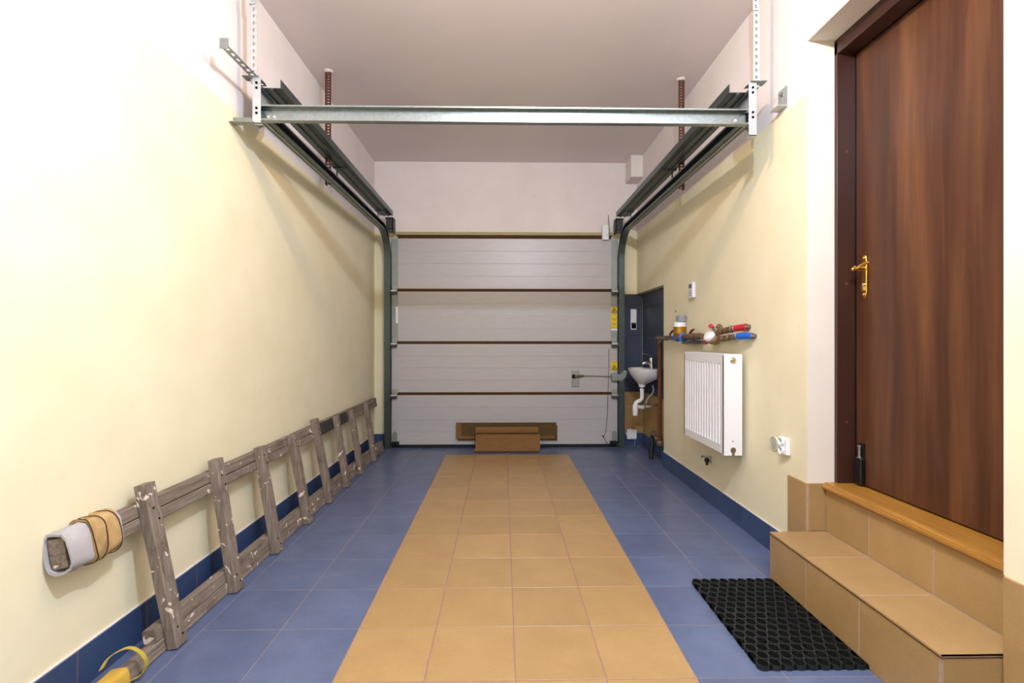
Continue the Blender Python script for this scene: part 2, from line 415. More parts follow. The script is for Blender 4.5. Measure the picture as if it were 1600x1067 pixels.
# ochre dado tiles round the entrance door
tr = skirting('trim_2', [(XR - .006, 2.268, 0, XR, 2.408, .447), (XR - .006, YB, 0, XR, DY0 - .002, .447), (XR - .006, DY1 - .009, .22, 1.52, DY1 - .004, .447)])
piece('dado_tile', tr, XR - .009, 2.258, .001, XR - .0004, 2.409, .450, 'tyel')
piece('dado_tile', tr, XR + .0005, DY1 - .0135, .229, 1.513, DY1 - .0045, .450, 'tyel')
ys = [DY0 - .001 - .3012 * k for k in range(9)]
for a, b in zip(ys, ys[1:]): piece('dado_tile', tr, XR - .009, b + .0015, .001, XR - .0004, a - .0015, .450, 'tyel')

# ------------------------------------------------------------------ tiled steps
SX, SH, RX = 1.250, .227, 1.515
st = thing('tiled_steps', (1.38, 1.81, 0), 'ochre tiled step and riser leading up to the brown door', 'steps')
SY0, SY1 = 1.365, 2.256
MB().box(SX - .0015, SY0 + .0, 0, RX, SY1, SH - .0015).box(RX - .0025, DY0 + .006, 0, 1.70, DY1 - .014, .424).build('step_core', 'grout_l', st)
jy = [SY0, 1.683, 1.984, SY1]
for a, b in zip(jy, jy[1:]):
    a2 = a + (.002 if a > SY0 else 0); b2 = b - .002
    ax = max(a2, DY0 + .006)
    piece('tread_tile', st, SX - .004, a2, SH - .009, RX - .0045, b2, SH, 'tyel')
    piece('riser_tile', st, SX - .003, a2 + (.006 if a == SY0 else 0), .0005, SX + .006, b2, SH - .011, 'tyel')
    piece('riser_tile', st, RX - .004, ax, SH + .0015, RX + .004, min(b2, DY1 - .016), .422, 'tyel')
piece('end_tile', st, SX + .001, SY0 - .0025, .0005, XR - .0005, SY0 + .005, SH - .011, 'tyel')
m = MB()
m.box(SX - .0045, SY0 - .004, SH - .0115, SX + .004, SY1, SH - .0095).box(SX + .004, SY0 - .0035, SH - .0115, XR - .001, SY0 + .004, SH - .0095)
m.build('edge_joint', 'seam', st)

# ------------------------------------------------------------------ entrance door (frame, leaf, handle, threshold)
d1 = thing('door_1', (1.64, 1.83, .455), 'brown walnut veneer entrance door in its frame above the steps', None, None, 'structure')
LX = 1.642
fm = MB()
fm.prism([(1.557, DY1 - .0045), (1.557, 2.241), (1.60, 2.239), (LX, 2.239), (LX, 2.252), (1.70, 2.252), (1.70, DY1 - .0045)], .456, 2.512, 'z')
fm.prism([(1.557, 1.374), (1.557, 1.412), (LX, 1.414), (LX, 1.40), (1.70, 1.40), (1.70, 1.374)], .456, 2.512, 'z')
fm.prism([(1.557, 2.526), (1.557, 2.456), (LX, 2.454), (LX, 2.466), (1.70, 2.466), (1.70, 2.526)], 1.374, DY1 - .0045, 'y')
fr = fm.build('door_frame', 'walnutdark', d1, bevel=.0015)
for z in (2.0, 1.385, .74):
    MB().lathe((1.60, 2.2395, z), (0, -1, 0), [(0, .007), (.0015, .007), (.002, .005)], 14).build('screw_cap', 'cap', fr)
MB().box(LX - .004, 2.2355, .47, LX + .01, 2.239, 2.45).build('rebate_seal', 'blackplastic', fr)
leaf = MB().box(LX, 1.417, .462, LX + .04, 2.2345, 2.4515).build('door_leaf', 'walnut', d1, bevel=.002)
MB().box(LX + .042, 1.38, .458, LX + .05, 2.262, 2.50).build('door_back_lining', 'dark', d1)
th = MB().prism([(1.492, .431), (1.497, .426), (1.516, .426), (1.516, .420), (1.72, .420), (1.72, .4555), (1.56, .4555), (1.512, .455), (1.508, .447), (1.497, .446), (1.492, .441)], DY0 + .006, DY1 - .006, 'y')
th.build('threshold', 'pine', d1, bevel=.0015)
# handle: long brass plate, wavy lever, key cylinder
hp = MB(); pc = onX(1352.5, 431, LX); py_, z0, z1 = pc.y, 1.309, 1.510
out = [(py_ - .016, z0 + .03), (py_ - .012, z0 + .008), (py_, z0), (py_ + .012, z0 + .008), (py_ + .016, z0 + .03), (py_ + .016, z1 - .03), (py_ + .012, z1 - .008), (py_, z1), (py_ - .012, z1 - .008), (py_ - .016, z1 - .03)]
hp.prism(out, LX - .009, LX - .0002, 'x')
pl = hp.build('handle_plate', 'brass', leaf, bevel=.003)
LVX = LX - .052
sp_ = onX(1348, 417, LVX)
m = MB().tube([(LX - .008, py_, sp_.z), (LX - .03, py_, sp_.z), (LVX, py_, sp_.z + .003)], [.012, .009, .010], 14)
pts = []
for k in range(17):
    u = k / 16; pxx = 1360 - 27 * u
    pyy = 409.5 + 10.5 * (0.5 - 0.5 * math.cos(math.pi * min(1, u * 1.12)))
    p = onX(pxx, pyy, LVX); p.x -= .006 * math.sin(math.pi * u); pts.append(p)
m.tube(pts, [.0045 + .0035 * (1 - abs(2 * k / 16 - 1)) for k in range(17)], 12)
m.lathe(pts[-1] + Vector((0, -.003, -.002)), (-.3, .2, 0), [(-.010, .003), (-.008, .008), (-.003, .0105), (.003, .0105), (.008, .008), (.010, .003)], 14)
m.build('lever', 'brass', pl)
MB().lathe((LX - .009, py_, 1.372), (-1, 0, 0), [(0, .0085), (.006, .0085), (.007, .007)], 16).box(LX - .018, py_ - .0045, 1.347, LX - .008, py_ + .0045, 1.366).build('key_cylinder', 'chrome', pl)
for z in (z0 + .02, z1 - .016):
    MB().lathe((LX - .0088, py_, z), (-1, 0, 0), [(0, .006), (.003, .006), (.005, .003)], 12).build('plate_screw', 'brass', pl)
# foot bolt at the bottom of the leaf
fb = MB().cbox(LX - .026, 2.172, .466, LX - .0002, 2.218, .585, .004).build('foot_bolt', 'blackplastic', leaf)
MB().lathe((LX - .014, 2.195, .585), (0, 0, 1), [(0, .012), (.006, .012), (.007, .0065), (.052, .0065), (.053, .012), (.058, .012), (.060, .009)], 16).build('bolt_pin', 'chrome', fb)
MB().box(LX - .006, 2.178, .585, LX - .0002, 2.212, .652).build('bolt_backplate', 'blackplastic', fb)

# ------------------------------------------------------------------ garage door (four sections)
GC, GW, DYF = .02, 1.185, 5.118                       # centre, half width, front face
d2 = thing('door_2', (GC, 5.14, 0), 'white sectional garage door of four panels with brown joints', None, None, 'structure')
joints = [.030, .563, 1.098, 1.648, 2.200]
GL, GR = GC - GW, GC + GW
ST = .066
for k in range(4):
    a, b = joints[k] + (.015 if k else 0), joints[k + 1] - (.015 if k < 3 else .012)
    pr = [(DYF + .04, a)]; pr.append((DYF, a))
    for q in range(1, 4):
        zz = a + (b - a) * q / 4
        dp = .0035 if k < 2 else .0012
        pr += [(DYF, zz - .004), (DYF + dp, zz - .001), (DYF + dp, zz + .001), (DYF, zz + .004)]
    pr += [(DYF, b), (DYF + .04, b)]
    pan = MB().prism(pr, GL + .002, GR - .002, 'x').build('door_panel', 'skin', d2, smooth=20)
    for sg, x0, x1 in ((-1, GL, GL + ST), (1, GR - ST, GR)):
        m = MB().box(x0, DYF - .003, a, x1, DYF - .0003, b); edge = x0 if sg < 0 else x1
        m.box(edge - .0015, DYF - .003, a, edge + .0015, DYF + .04, b)
        m.build('end_plate', 'stile' if k >= 2 else 'skin', pan)
for k in range(1, 4):
    MB().box(GL + ST, DYF + .008, joints[k] - .015, GR - ST, DYF + .03, joints[k] + .015).build('panel_joint', 'seam', d2)
MB().box(GL + ST, DYF + .004, 2.188, GR - ST, DYF + .03, 2.226).build('panel_joint', 'seam', d2)
MB().prism([(DYF + .010, 2.227), (DYF + .002, 2.230), (DYF + .002, 2.248), (DYF + .020, 2.262), (DYF + .061, 2.262), (DYF + .061, 2.227)], GL + .045, GR - .045, 'x').build('lintel_strip', 'lintelstrip', d2)
MB().prism([(DYF - .004, .001), (DYF - .006, .012), (DYF, .031), (DYF + .04, .031), (DYF + .044, .001)], GL + .003, GR - .003, 'x').build('bottom_seal', 'black', d2)
def hinge(x, z, sg):
    h = MB().box(x - .027, DYF - .006, z - .05, x + .027, DYF - .003, z + .05)
    h.box(x - .024, DYF - .020, z - .035, x + .024, DYF - .005, z - .012)
    ho = h.build('hinge', 'stile', d2, bevel=.0012)
    k = MB().box(x - .034, DYF - .052, z - .046, x + .028, DYF - .010, z - .043).box(x - .030, DYF - .050, z - .043, x + .024, DYF - .012, z - .018)
    k.build('roller_carrier', 'darksteel', ho, bevel=.001)
    MB().obar((x - .034, DYF - .054, z - .012), (x + .03, DYF - .054, z - .012), (0, .003, 0), (0, 0, .007)).box(x - .034, DYF - .054, z - .016, x + .03, DYF - .012, z - .013).build('carrier_lip', 'galvlight', ho)
    for dx in (-.017, 0, .017):
        for dz in (.04, .022):
            MB().lathe((x + dx, DYF - .006, z + dz), (0, -1, 0), [(0, .005), (.004, .005), (.005, .003)], 8).build('bolt', 'galvlight', ho)
    MB().tube([(x + sg * .02, DYF - .032, z - .03), (x + sg * .06, DYF - .032, z - .03)], .005, 8).build('roller_axle', 'galv', ho)
    MB().lathe((x + sg * .046, DYF - .032, z - .03), (sg, 0, 0), [(0, .012), (.002, .019), (.012, .019), (.014, .012)], 16).build('roller', 'blackplastic', ho)
for sg in (-1, 1):
    x = GC + sg * (GW - ST / 2)
    for z in joints[1:4]: hinge(x, z, sg)
    o = MB().box(x - .026, DYF - .007, .06, x + .026, DYF - .0035, .155).prism([(x - .02, .155), (x + .02, .155), (x + .005, .172), (x - .005, .172)], DYF - .007, DYF - .0035, 'y').build('bottom_bracket', 'stile', d2)
    MB().cbox(x - .050 if sg > 0 else x - .026, DYF - .05, .035, x + .026 if sg > 0 else x + .050, DYF - .008, .066, .004).build('bumper', 'black', o)
    t_ = MB().box(x - .024, DYF - .007, 2.10, x + .024, DYF - .0035, 2.19).build('top_bracket', 'stile', d2)
# stickers on the right end plates, with printed pictograms
def sticker(x0, x1, z0, z1, tri, lines):
    s_ = MB().box(x0, DYF - .0042, z0, x1, DYF - .0032, z1).build('warning_sticker', 'sticker', d2)
    xm = (x0 + x1) / 2; y0, y1 = DYF - .0048, DYF - .0041
    if tri:
        zb, zt, hw = tri; m = MB()
        for a, b in (((xm - hw, zb), (xm + hw, zb)), ((xm + hw, zb), (xm, zt)), ((xm, zt), (xm - hw, zb))):
            dv = Vector((b[0] - a[0], 0, b[1] - a[1])).normalized(); nv = Vector((-dv.z, 0, dv.x)) * .0028
            m.obar((a[0], (y0 + y1) / 2, a[1]), (b[0], (y0 + y1) / 2, b[1]), nv, (0, .0003, 0))
        m.box(xm - .004, y0, zb + .009, xm + .004, y1, zb + .03).box(xm - .012, y0, zb + .009, xm + .010, y1, zb + .016)
        m.build('warning_triangle', 'print', s_)
    for z, wd, h_ in lines:
        MB().box(xm - wd, y0, z - h_, xm + wd, y1, z + h_).build('printed_line', 'print', s_)
XS0, XS1 = GR - ST + .001, GR - .001
sticker(XS0, XS1, 1.415, 1.475, (1.418, 1.468, .028), [])
for a, b in ((1.356, 1.408), (1.308, 1.352), (1.250, 1.304)): sticker(XS0, XS1, a, b, None, [(b - .008, .024, .0014), (b - .016, .015, .001)])
MB().box(XS0, DYF - .0042, 1.226, XS1, DYF - .0032, 1.247).build('paper_label', 'wplastic', d2)
sticker(XS0, XS1, .805, .900, (.816, .866, .027), [(.885, .016, .0014), (.893, .008, .001), (.810, .022, .0014)])
MB().box(GL + .044, DYF - .0042, 1.30, GL + ST, DYF - .0032, 1.475).build('paper_label', 'wplastic', d2)
# lock plate, handle, rod and latch
lk = MB().cbox(.722, DYF - .010, .628, .803, DYF - .0005, .803, .003).build('lock_plate', 'stile', d2)
MB().tube([(.752, DYF - .016, .745), (.775, DYF - .028, .743), (.80, DYF - .020, .748), (.850, DYF - .02, .750)], [.010, .014, .012, .008], 12).build('lock_knob', 'oldbrass', lk)
MB().lathe((.745, DYF - .010, .742), (0, -1, 0), [(0, .022), (.004, .022), (.005, .016)], 18).build('lock_rose', 'dark', lk)
MB().tube([(.83, DYF - .018, .752), (1.16, DYF - .018, .742)], .006, 10).build('lock_rod', 'galv', d2)
la = MB().cbox(1.135, DYF - .066, .700, 1.206, DYF - .0035, .775, .003).build('latch_case', 'stile', d2)
MB().prism([(1.195, .705), (1.235, .698), (1.275, .735), (1.292, .80), (1.262, .815), (1.225, .772), (1.195, .765)], DYF - .078, DYF - .064, 'y').build('latch_bolt', 'stile', la, bevel=.002)
# dangling wire on the right
wp = [onY(a, b, DYF - .012) for a, b in ((951.5, 545), (951, 580), (950, 615), (949, 650), (946.5, 675), (943, 683), (947, 690), (953, 697))]
wp[-1].z = max(wp[-1].z, .006)
MB().tube(wp, .0022, 6).build('cable', 'dark', d2)
MB().tube([onY(941, 680, DYF - .012), onY(944, 684, DYF - .014)], .004, 6).build('cable_knot', 'dark', d2)
# receiver on the lintel
rb = thing('receiver_box', (1.07, 5.10, 2.174), 'small white receiver box with an aerial at the top corner of the garage door', 'receiver')
MB().cbox(1.04, 5.070, 2.174, 1.107, 5.117, 2.327, .004).build('housing', 'wplastic', rb)
MB().tube([(1.113, 5.10, 2.20), (1.118, 5.10, 2.27), (1.106, 5.10, 2.44)], .003, 6).build('aerial', 'redox', rb)
MB().lathe((1.085, 5.07, 2.215), (0, -1, 0), [(0, .005), (.002, .004)], 10).build('lamp', 'gplastic', rb)

# ------------------------------------------------------------------ tracks, spring channels, crossbar and hangers: one bolted frame
tk = thing('garage_door_track', (GC, 3.8, 0), 'galvanised steel garage door track frame hung from the ceiling with crossbar', 'door track')
TYF, TYB, BY = 5.060, 5.115, 2.45
TZ0, TZ1 = 2.222, 2.284
R = .30
def track_path():
    p = [(TYF + .0, 0.0, (0, 1))]
    p = []
    yb = (TYF + TYB) / 2; zt = (TZ0 + TZ1) / 2
    p.append((yb, .002, Vector((1, 0)))); p.append((yb, zt - R, Vector((1, 0))))
    for k in range(1, 11):
        a = math.pi / 2 * k / 11
        p.append((yb - R + R * math.cos(a), zt - R + R * math.sin(a), Vector((math.cos(a), math.sin(a)))))
    p.append((yb - R, zt, Vector((0, 1)))); p.append((BY + .012, zt, Vector((0, 1))))
    return p
path = track_path()
def sweep(prof, sg):
    rings = []
    for y, z, n in path:
        rings.append([Vector((GC + sg * (1.19 + x), y + n.x * d, z + n.y * d)) for x, d in prof])
    return rings
t2 = .0025; hw = .030
cprof = [(0, -hw), (.058, -hw), (.058, hw), (0, hw), (0, hw - t2 - .008), (t2, hw - t2 - .008), (t2, hw - t2), (.058 - t2, hw - t2), (.058 - t2, .008), (.045, .004), (.045, -.004), (.058 - t2, -.008), (.058 - t2, -hw + t2), (t2, -hw + t2), (t2, -hw + t2 + .008), (0, -hw + t2 + .008)]
for sg in (-1, 1):
    tr_ = MB().loft(sweep(cprof, sg)).build('track_rail', 'track', tk, smooth=30)
    lip = MB()
    lip.box(GC + sg * 1.2485, 5.070, .002, GC + sg * 1.2515, YE - .001, 2.0)
    lip.build('wall_angle', 'track', tr_)
    # stiffening bead under the horizontal run
    MB().box(GC + sg * 1.214, BY + .02, TZ0 - .004, GC + sg * 1.224, 4.76, TZ0 + .001).build('track_bead', 'galv', tr_)
    # spring channel above: folded sheet with two beads
    x0, x1, z = 1.150, 1.280, 2.402
    ch = MB()
    prof = [(x0, z), (x0 + .038, z), (x0 + .041, z - .009), (x0 + .050, z - .009), (x0 + .054, z), (x0 + .082, z), (x0 + .085, z - .009), (x0 + .094, z - .009), (x0 + .098, z), (x1, z), (x1, z + .045), (x1 - .003, z + .045), (x1 - .003, z + .003), (x0 + .003, z + .003), (x0 + .003, z + .045), (x0, z + .045)]
    prof = [(GC + sg * a, b) for a, b in prof]
    cho = ch.prism(prof, 2.50, 5.02, 'y').build('spring_channel', 'track', tk, smooth=20)
    for yy in (4.80, 3.62):
        MB().box(GC + sg * (x0 + .02), yy - .006, z - .012, GC + sg * (x1 - .004), yy + .006, z - .001).box(GC + sg * 1.243, yy - .012, TZ1 - .004, GC + sg * 1.247, yy + .012, z).build('tie_bracket', 'track', cho)
    MB().prism([(GC + sg * x0, z), (GC + sg * x1, z), (GC + sg * x1, z - .004), (GC + sg * x0, z - .004)], 4.83, 4.99, 'y').build('splice_plate', 'track', cho)
    # pulley head bracket by the lintel
    hb = MB().box(GC + sg * 1.145, 5.00, 2.225, GC + sg * 1.215, 5.012, 2.375).box(GC + sg * 1.145, 5.00, 2.225, GC + sg * 1.150, 5.115, 2.375).box(GC + sg * 1.145, 5.00, 2.368, GC + sg * 1.225, 5.115, 2.380).build('head_bracket', 'darksteel', tk)
    MB().lathe((GC + sg * 1.152, 5.055, 2.29), (sg, 0, 0), [(0, .04), (.006, .046), (.010, .036), (.020, .036), (.024, .046), (.030, .04)], 22).build('pulley', 'black', hb)
    MB().cbox(GC + sg * 1.155, 4.985, 2.262, GC + sg * 1.195, 4.999, 2.35, .003).build('pulley_cover', 'darksteel', hb)
    # brown perforated hangers in mid run
    hx, hy = (-1.226, 3.44) if sg < 0 else (1.29, 3.50)
    hg = MB().perforated((hx, hy, 2.215), (hx, hy, ZC - .012), (.020, 0, 0), (0, .0015, 0), .020, .45, .30)
    hg.perforated((hx + sg * .0215, hy + .02, 2.215), (hx + sg * .0215, hy + .02, ZC - .012), (0, .020, 0), (.0015, 0, 0), .020, .45, .30)
    hgo = hg.build('middle_hanger', 'redox', tk)
    MB().lathe((hx, hy + .01, ZC), (0, 0, -1), [(0, .034), (.004, .031), (.010, .022), (.012, .015)], 9).build('plaster_patch', 'white', hgo)
    # galvanised front hangers in two overlapping lengths
    fx = -1.245 if sg < 0 else 1.29
    for nm, za, zb, dx in (('front_hanger', 2.41, 2.83, 0), ('front_hanger', 2.80, ZC - .001, -.006)):
        h2 = MB().perforated((fx + dx, BY + .01 + dx, za), (fx + dx, BY + .01 + dx, zb), (.014, 0, 0), (0, .0015, 0), .034, .45, .30)
        h2.obar((fx + dx + sg * .0155, BY + .023 + dx, za), (fx + dx + sg * .0155, BY + .023 + dx, zb), (.0015, 0, 0), (0, .014, 0))
        h2.build(nm, 'galvlight', tk)
    # end plate and upright angle carrying the crossbar
    ex = GC + sg * 1.262
    ep = MB().prism([(BY - .002, 2.20), (BY + .06, 2.20), (BY + .20, 2.31), (BY + .20, 2.415), (BY - .002, 2.425)], ex, ex + sg * .003, 'x')
    epo = ep.build('end_plate', 'galvlight', tk)
    ua = MB().obar((ex - sg * .018, BY - .006, 2.158 if sg > 0 else 2.20), (ex - sg * .018, BY - .006, 2.428), (.020, 0, 0), (0, .0016, 0))
    ua.box(ex - sg * .038, BY - .0076, 2.158 if sg > 0 else 2.20, ex + sg * .002, BY + .02, 2.161 if sg > 0 else 2.203)
    uo = ua.build('upright_angle', 'galvlight', epo)
    for zz in (2.40, 2.375, 2.275, 2.25):
        MB().lathe((ex - sg * .018, BY - .0078, zz), (0, -1, 0), [(0, .006), (.004, .006), (.005, .004)], 8).build('bolt', 'dark', epo)
    MB().prism([(ex - sg * .03, BY - .02), (ex + sg * .05, BY - .02), (ex + sg * .05, BY + .03), (ex - sg * .03, BY + .06)], 2.428, 2.431, 'z').build('top_flange', 'galv', epo)
# crossbar: open channel with the web at the back
zb0, zb1 = 2.217, 2.294
cb = MB().prism([(BY - .004, zb1), (BY + .030, zb1), (BY + .030, zb0), (BY - .004, zb0), (BY - .004, zb0 + .009), (BY - .001, zb0 + .009), (BY - .001, zb0 + .003), (BY + .026, zb0 + .003), (BY + .026, zb1 - .003), (BY - .001, zb1 - .003), (BY - .001, zb1 - .007), (BY - .004, zb1 - .007)], GC - 1.255, GC + 1.225, 'x')
cbo = cb.build('crossbar', 'galv', tk)
for x in (GC - 1.20, GC - 1.17, GC + 1.17):
    MB().lathe((x, BY + .026, 2.245), (0, -1, 0), [(0, .008), (.006, .008), (.007, .005)], 8).build('bolt', 'galvlight', cbo)
# perforated offcut pointing back along the left hanger, and the tie to the left wall
pf = MB().perforated((-1.240, 2.19, 2.430), (-1.243, BY + .10, 2.440), (.018, 0, 0), (0, 0, .0015), .042, .58, .24)
pf.obar((-1.2575, 2.19, 2.4365), (-1.2605, BY + .10, 2.4465), (.0015, 0, 0), (0, 0, .005))
pf.box(-1.259, 2.186, 2.418, -1.222, 2.190, 2.464)
pf.build('perforated_stub', 'galv', tk)
MB().box(XL + .0005, BY - .010, 2.205, -1.235, BY + .03, 2.209).box(XL + .0005, BY + .027, 2.209, -1.235, BY + .03, 2.243).build('wall_tie', 'galv', tk)
# bracket left on the right wall
wb = thing('wall_bracket', (XR, 2.46, 2.29), 'small bright steel bracket bolted high on the right wall beside the track end', 'bracket')
MB().box(XR - .003, 2.42, 2.30, XR - .0003, 2.50, 2.405).box(XR - .05, 2.42, 2.30, XR - .003, 2.50, 2.303).build('bracket_plate', 'galvlight', wb)
MB().lathe((XR - .003, 2.462, 2.375), (-1, 0, 0), [(0, .011), (.006, .011), (.007, .005), (.014, .005)], 8).build('bolt', 'galv', wb)

# ------------------------------------------------------------------ wooden ladder lying on its edge against the left wall
ANG = math.atan2(.10, .58)
U = Vector((-math.sin(ANG), 0, math.cos(ANG))); N = Vector((math.cos(ANG), 0, math.sin(ANG))); YV = Vector((0, 1, 0))
ld = thing('ladder', (-1.22, 3.1, 0), 'old weathered wooden ladder lying on its side against the left wall', 'ladder')
B0 = Vector((-1.174, 0, .009))
def lp(u, n, y): return B0 + U * u + N * n + YV * y
def plank(name, u0, u1, n0, n1, y0, y1, mat, du=0, seg=10, jit=.0009):
    """length of timber along the ladder, slightly crooked"""
    rings = []; r = random.Random(name + str(y0) + str(u0))
    c = .003
    for k in range(seg + 1):
        y = y0 + (y1 - y0) * k / seg; a = r.uniform(-jit, jit); b = r.uniform(-jit, jit) * .5; s = du * k / seg
        q = [(u0 + c, n0), (u1 - c, n0), (u1, n0 + c), (u1, n1 - c), (u1 - c, n1), (u0 + c, n1), (u0, n1 - c), (u0, n0 + c)]
        rings.append([lp(max(0, uu + a + s) if u0 < .02 else uu + a + s, nn + b, y) for uu, nn in q])
    return MB().loft(rings).build(name, mat, ld, smooth=25)
plank('rail', .450, .492, -.088, -.040, 1.470, 5.02, 'wood_y', 0)
plank('rail', .4945, .540, -.088, -.040, 1.470, 5.02, 'wood_y', 0)
plank('rail', .000, .047, -.088, -.042, 1.36, 5.00, 'wood_y')
plank('rail',   .050, .098, -.088, -.042, 1.745, 5.00, 'wood_y')
plank('blackened_plate', .452, .538, -.0415, -.034, 3.42, 4.06, 'woodblack', 0, 4, .0008)
rung_y = [1.797, 2.208, 2.600, 3.000, 3.374, 3.758, 4.128, 4.57]
rung_h = [.605, .590, .560, .548, .585, .545, .538, .552]
tiltj = [-.006, .004, .002, -.004, -.008, .004, .006, .010]
for y, hgt, tj in zip(rung_y, rung_h, tiltj):
    r = random.Random(y); rings = []; c = .0035
    for k in range(9):
        u = hgt * k / 8; ww = .029 + r.uniform(-.0015, .0015); tt = r.uniform(-.001, .001); yc = y + tj * (k / 8 - .5) * 4
        q = [(-ww + c, -.041), (ww - c, -.041), (ww, -.041 + c), (ww, -c), (ww - c, tt), (-ww + c, tt), (-ww, -c), (-ww, -.041 + c)]
        rings.append([lp(u + (.0 if k else 0), nn, yc + aa) for aa, nn in q])
    ro = MB().loft(rings).build('rung', 'wood_z', ld, smooth=25)
    for uu, dy in ((.035, .008), (.07, -.01), (.47, .009), (.515, -.008)):
        MB().lathe(lp(uu, .0005, y + dy + tj * (uu / hgt - .5) * 4), N, [(0, .004), (.002, .004), (.003, .002)], 7).build('nail', 'dark', ro)
# rag and tape round the near end of the upper rail
def sleeve(name, mat, uc, nc, hu, hn, y0, y1, amp, seed, thick, open_end=True, parent=ld, n=28, seg=12, flare=0):
    r = random.Random(seed); ph = [r.uniform(0, 6.28) for _ in range(6)]
    def ring(t, k, off):
        out_ = []
        for i in range(n):
            a = 2 * math.pi * i / n; ca, sa = math.cos(a), math.sin(a)
            e = .62; uu = hu * math.copysign(abs(sa) ** e, sa); nn = hn * math.copysign(abs(ca) ** e, ca)
            wv = 1 + amp * (math.sin(3 * a + ph[0] + 5 * t) + .7 * math.sin(5 * a + ph[1] - 9 * t) + .6 * math.sin(2 * a + ph[2] + 14 * t) + .6 * math.sin(9 * a + 20 * t + ph[3]) + .5 * math.sin(13 * a - 31 * t + ph[5]))
            s_ = wv * (1 + flare * (1 - t)); l_ = 1 - off / max(hu, hn)
            yy = y0 + (y1 - y0) * t + .010 * amp * 10 * math.sin(2 * a + ph[4]) * (1 if k in (0, seg) else .3)
            out_.append(lp(uc + uu * s_ * l_, nc + nn * s_ * l_, yy))
        return out_
    rings = [ring(k / seg, k, 0) for k in range(seg + 1)] + [ring(k / seg, k, thick) for k in range(seg, -1, -1)]
    rings.append(rings[0])
    return MB().loft(rings, cap=False).build(name, mat, parent, smooth=60)
sleeve('rag_wrap', 'rag', .495, -.062, .063, .040, 1.465, 1.665, .034, 3, .008, flare=.0)
sleeve('tape_wrap', 'tape', .496, -.061, .069, .044, 1.545, 1.650, .034, 5, .006)
for yy, ss in ((1.585, 1), (1.640, 2), (1.548, 4)):
    pts = []
    for i in range(25):
        a = 2 * math.pi * i / 24; sa, ca = math.sin(a), math.cos(a)
        pts.append(lp(.496 + .072 * math.copysign(abs(sa) ** .62, sa), -.061 + .047 * math.copysign(abs(ca) ** .62, ca), yy + .008 * math.sin(a * 2 + ss)))
    MB().tube(pts, .0016, 5, cap=False).build('string', 'seam', ld)
# yellow tape round the near end of the lower rail, with a loose strap
sleeve('yellow_tape_wrap', 'ytape', .029, -.064, .034, .034, 1.36, 1.60, .012, 8, .004)
ctl = [onZ(a, b, z) for a, b, z in ((158, 1046, .072), (168, 1030, .090), (182, 1019, .102), (200, 1012, .106), (215, 1016, .098), (226, 1027, .074), (229, 1039, .046), (222, 1053, .020), (204, 1063, .012))]
pts = []
for k in range(len(ctl) - 1):
    p0, p1, p2, p3 = ctl[max(k - 1, 0)], ctl[k], ctl[k + 1], ctl[min(k + 2, len(ctl) - 1)]
    for q in range(5):
        u = q / 5; pts.append(.5 * ((2 * p1) + (p2 - p0) * u + (2 * p0 - 5 * p1 + 4 * p2 - p3) * u * u + (3 * p1 - p0 - 3 * p2 + p3) * u ** 3))
pts.append(ctl[-1])
m = MB()
for a, b in zip(pts, pts[1:]): m.obar(a, b, Vector((.1, .99, 0)) * .007, (b - a).cross(Vector((0, 1, 0))).normalized() * .0012)
m.build('strap', 'strap', ld)

# ------------------------------------------------------------------ cardboard leaning on the garage door
cs = MB().prism([(5.093, .076), (5.098, .076), (5.104, .232), (5.099, .232)], -.470, .568, 'x').build('cardboard_sheet', 'carddark')
tag(cs, 'wide brown cardboard sheet flat against the bottom garage door panel', 'cardboard')
cs2 = thing('flattened_carton', (.03, 5.08, .09), 'dull brown flattened carton strip with a taped edge behind the folded carton', 'cardboard')
MB().prism([(5.078, .094), (5.086, .094), (5.094, .262), (5.086, .262)], -.490, .556, 'x').build('carton_strip', 'carddark', cs2)
MB().prism([(5.0755, .096), (5.0775, .096), (5.0850, .256), (5.0830, .256)], -.488, -.435, 'x').build('taped_edge', 'card', cs2)
MB().prism([(5.0755, .096), (5.0775, .096), (5.0792, .126), (5.0772, .126)], -.435, .54, 'x').build('lower_fold', 'card', cs2)
fc = thing('folded_carton', (.04, 4.95, 0), 'tan folded cardboard piece with rolled edges standing before the garage door', 'cardboard')
def roll(yc, zc, r, x0, x1, nm):
    MB().tube([(x0, yc, zc), (x0 + .2, yc, zc + .001), (x1 - .2, yc, zc - .001), (x1, yc, zc)], [r, r * 1.02, r * .98, r], 20).build(nm, 'card', fc)
roll(4.890, .0185, .0185, -.288, .366, 'bottom_roll')
rings = []
for k in range(13):
    x = -.278 + .650 * k / 12; wob = .003 * math.sin(k * 1.7)
    rings.append([Vector((x, yy + wob * s_, zz)) for yy, zz, s_ in ((4.884, .036, .2), (4.900, .075, .8), (4.913, .12, 1), (4.928, .172, .3), (4.934, .172, .3), (4.919, .12, 1), (4.906, .075, .8), (4.890, .036, .2))])
MB().loft(rings).build('middle_panel', 'card', fc, smooth=40)
rings = []
for k in range(9):
    x = -.278 + .636 * k / 8
    rings.append([Vector((x, 4.957 + .026 * math.cos(a) + .001 * math.sin(k * 2), .206 + .036 * math.sin(a))) for a in [2 * math.pi * i / 18 for i in range(18)]])
MB().loft(rings).build('top_roll', 'card', fc, smooth=50)
MB().box(-.27, 4.985, 0, .36, 5.108, .0745).build('back_fold', 'carddark', fc)
MB().box(-.27, 4.97, .05, .35, 4.985, .19).build('back_flap', 'carddark', fc)

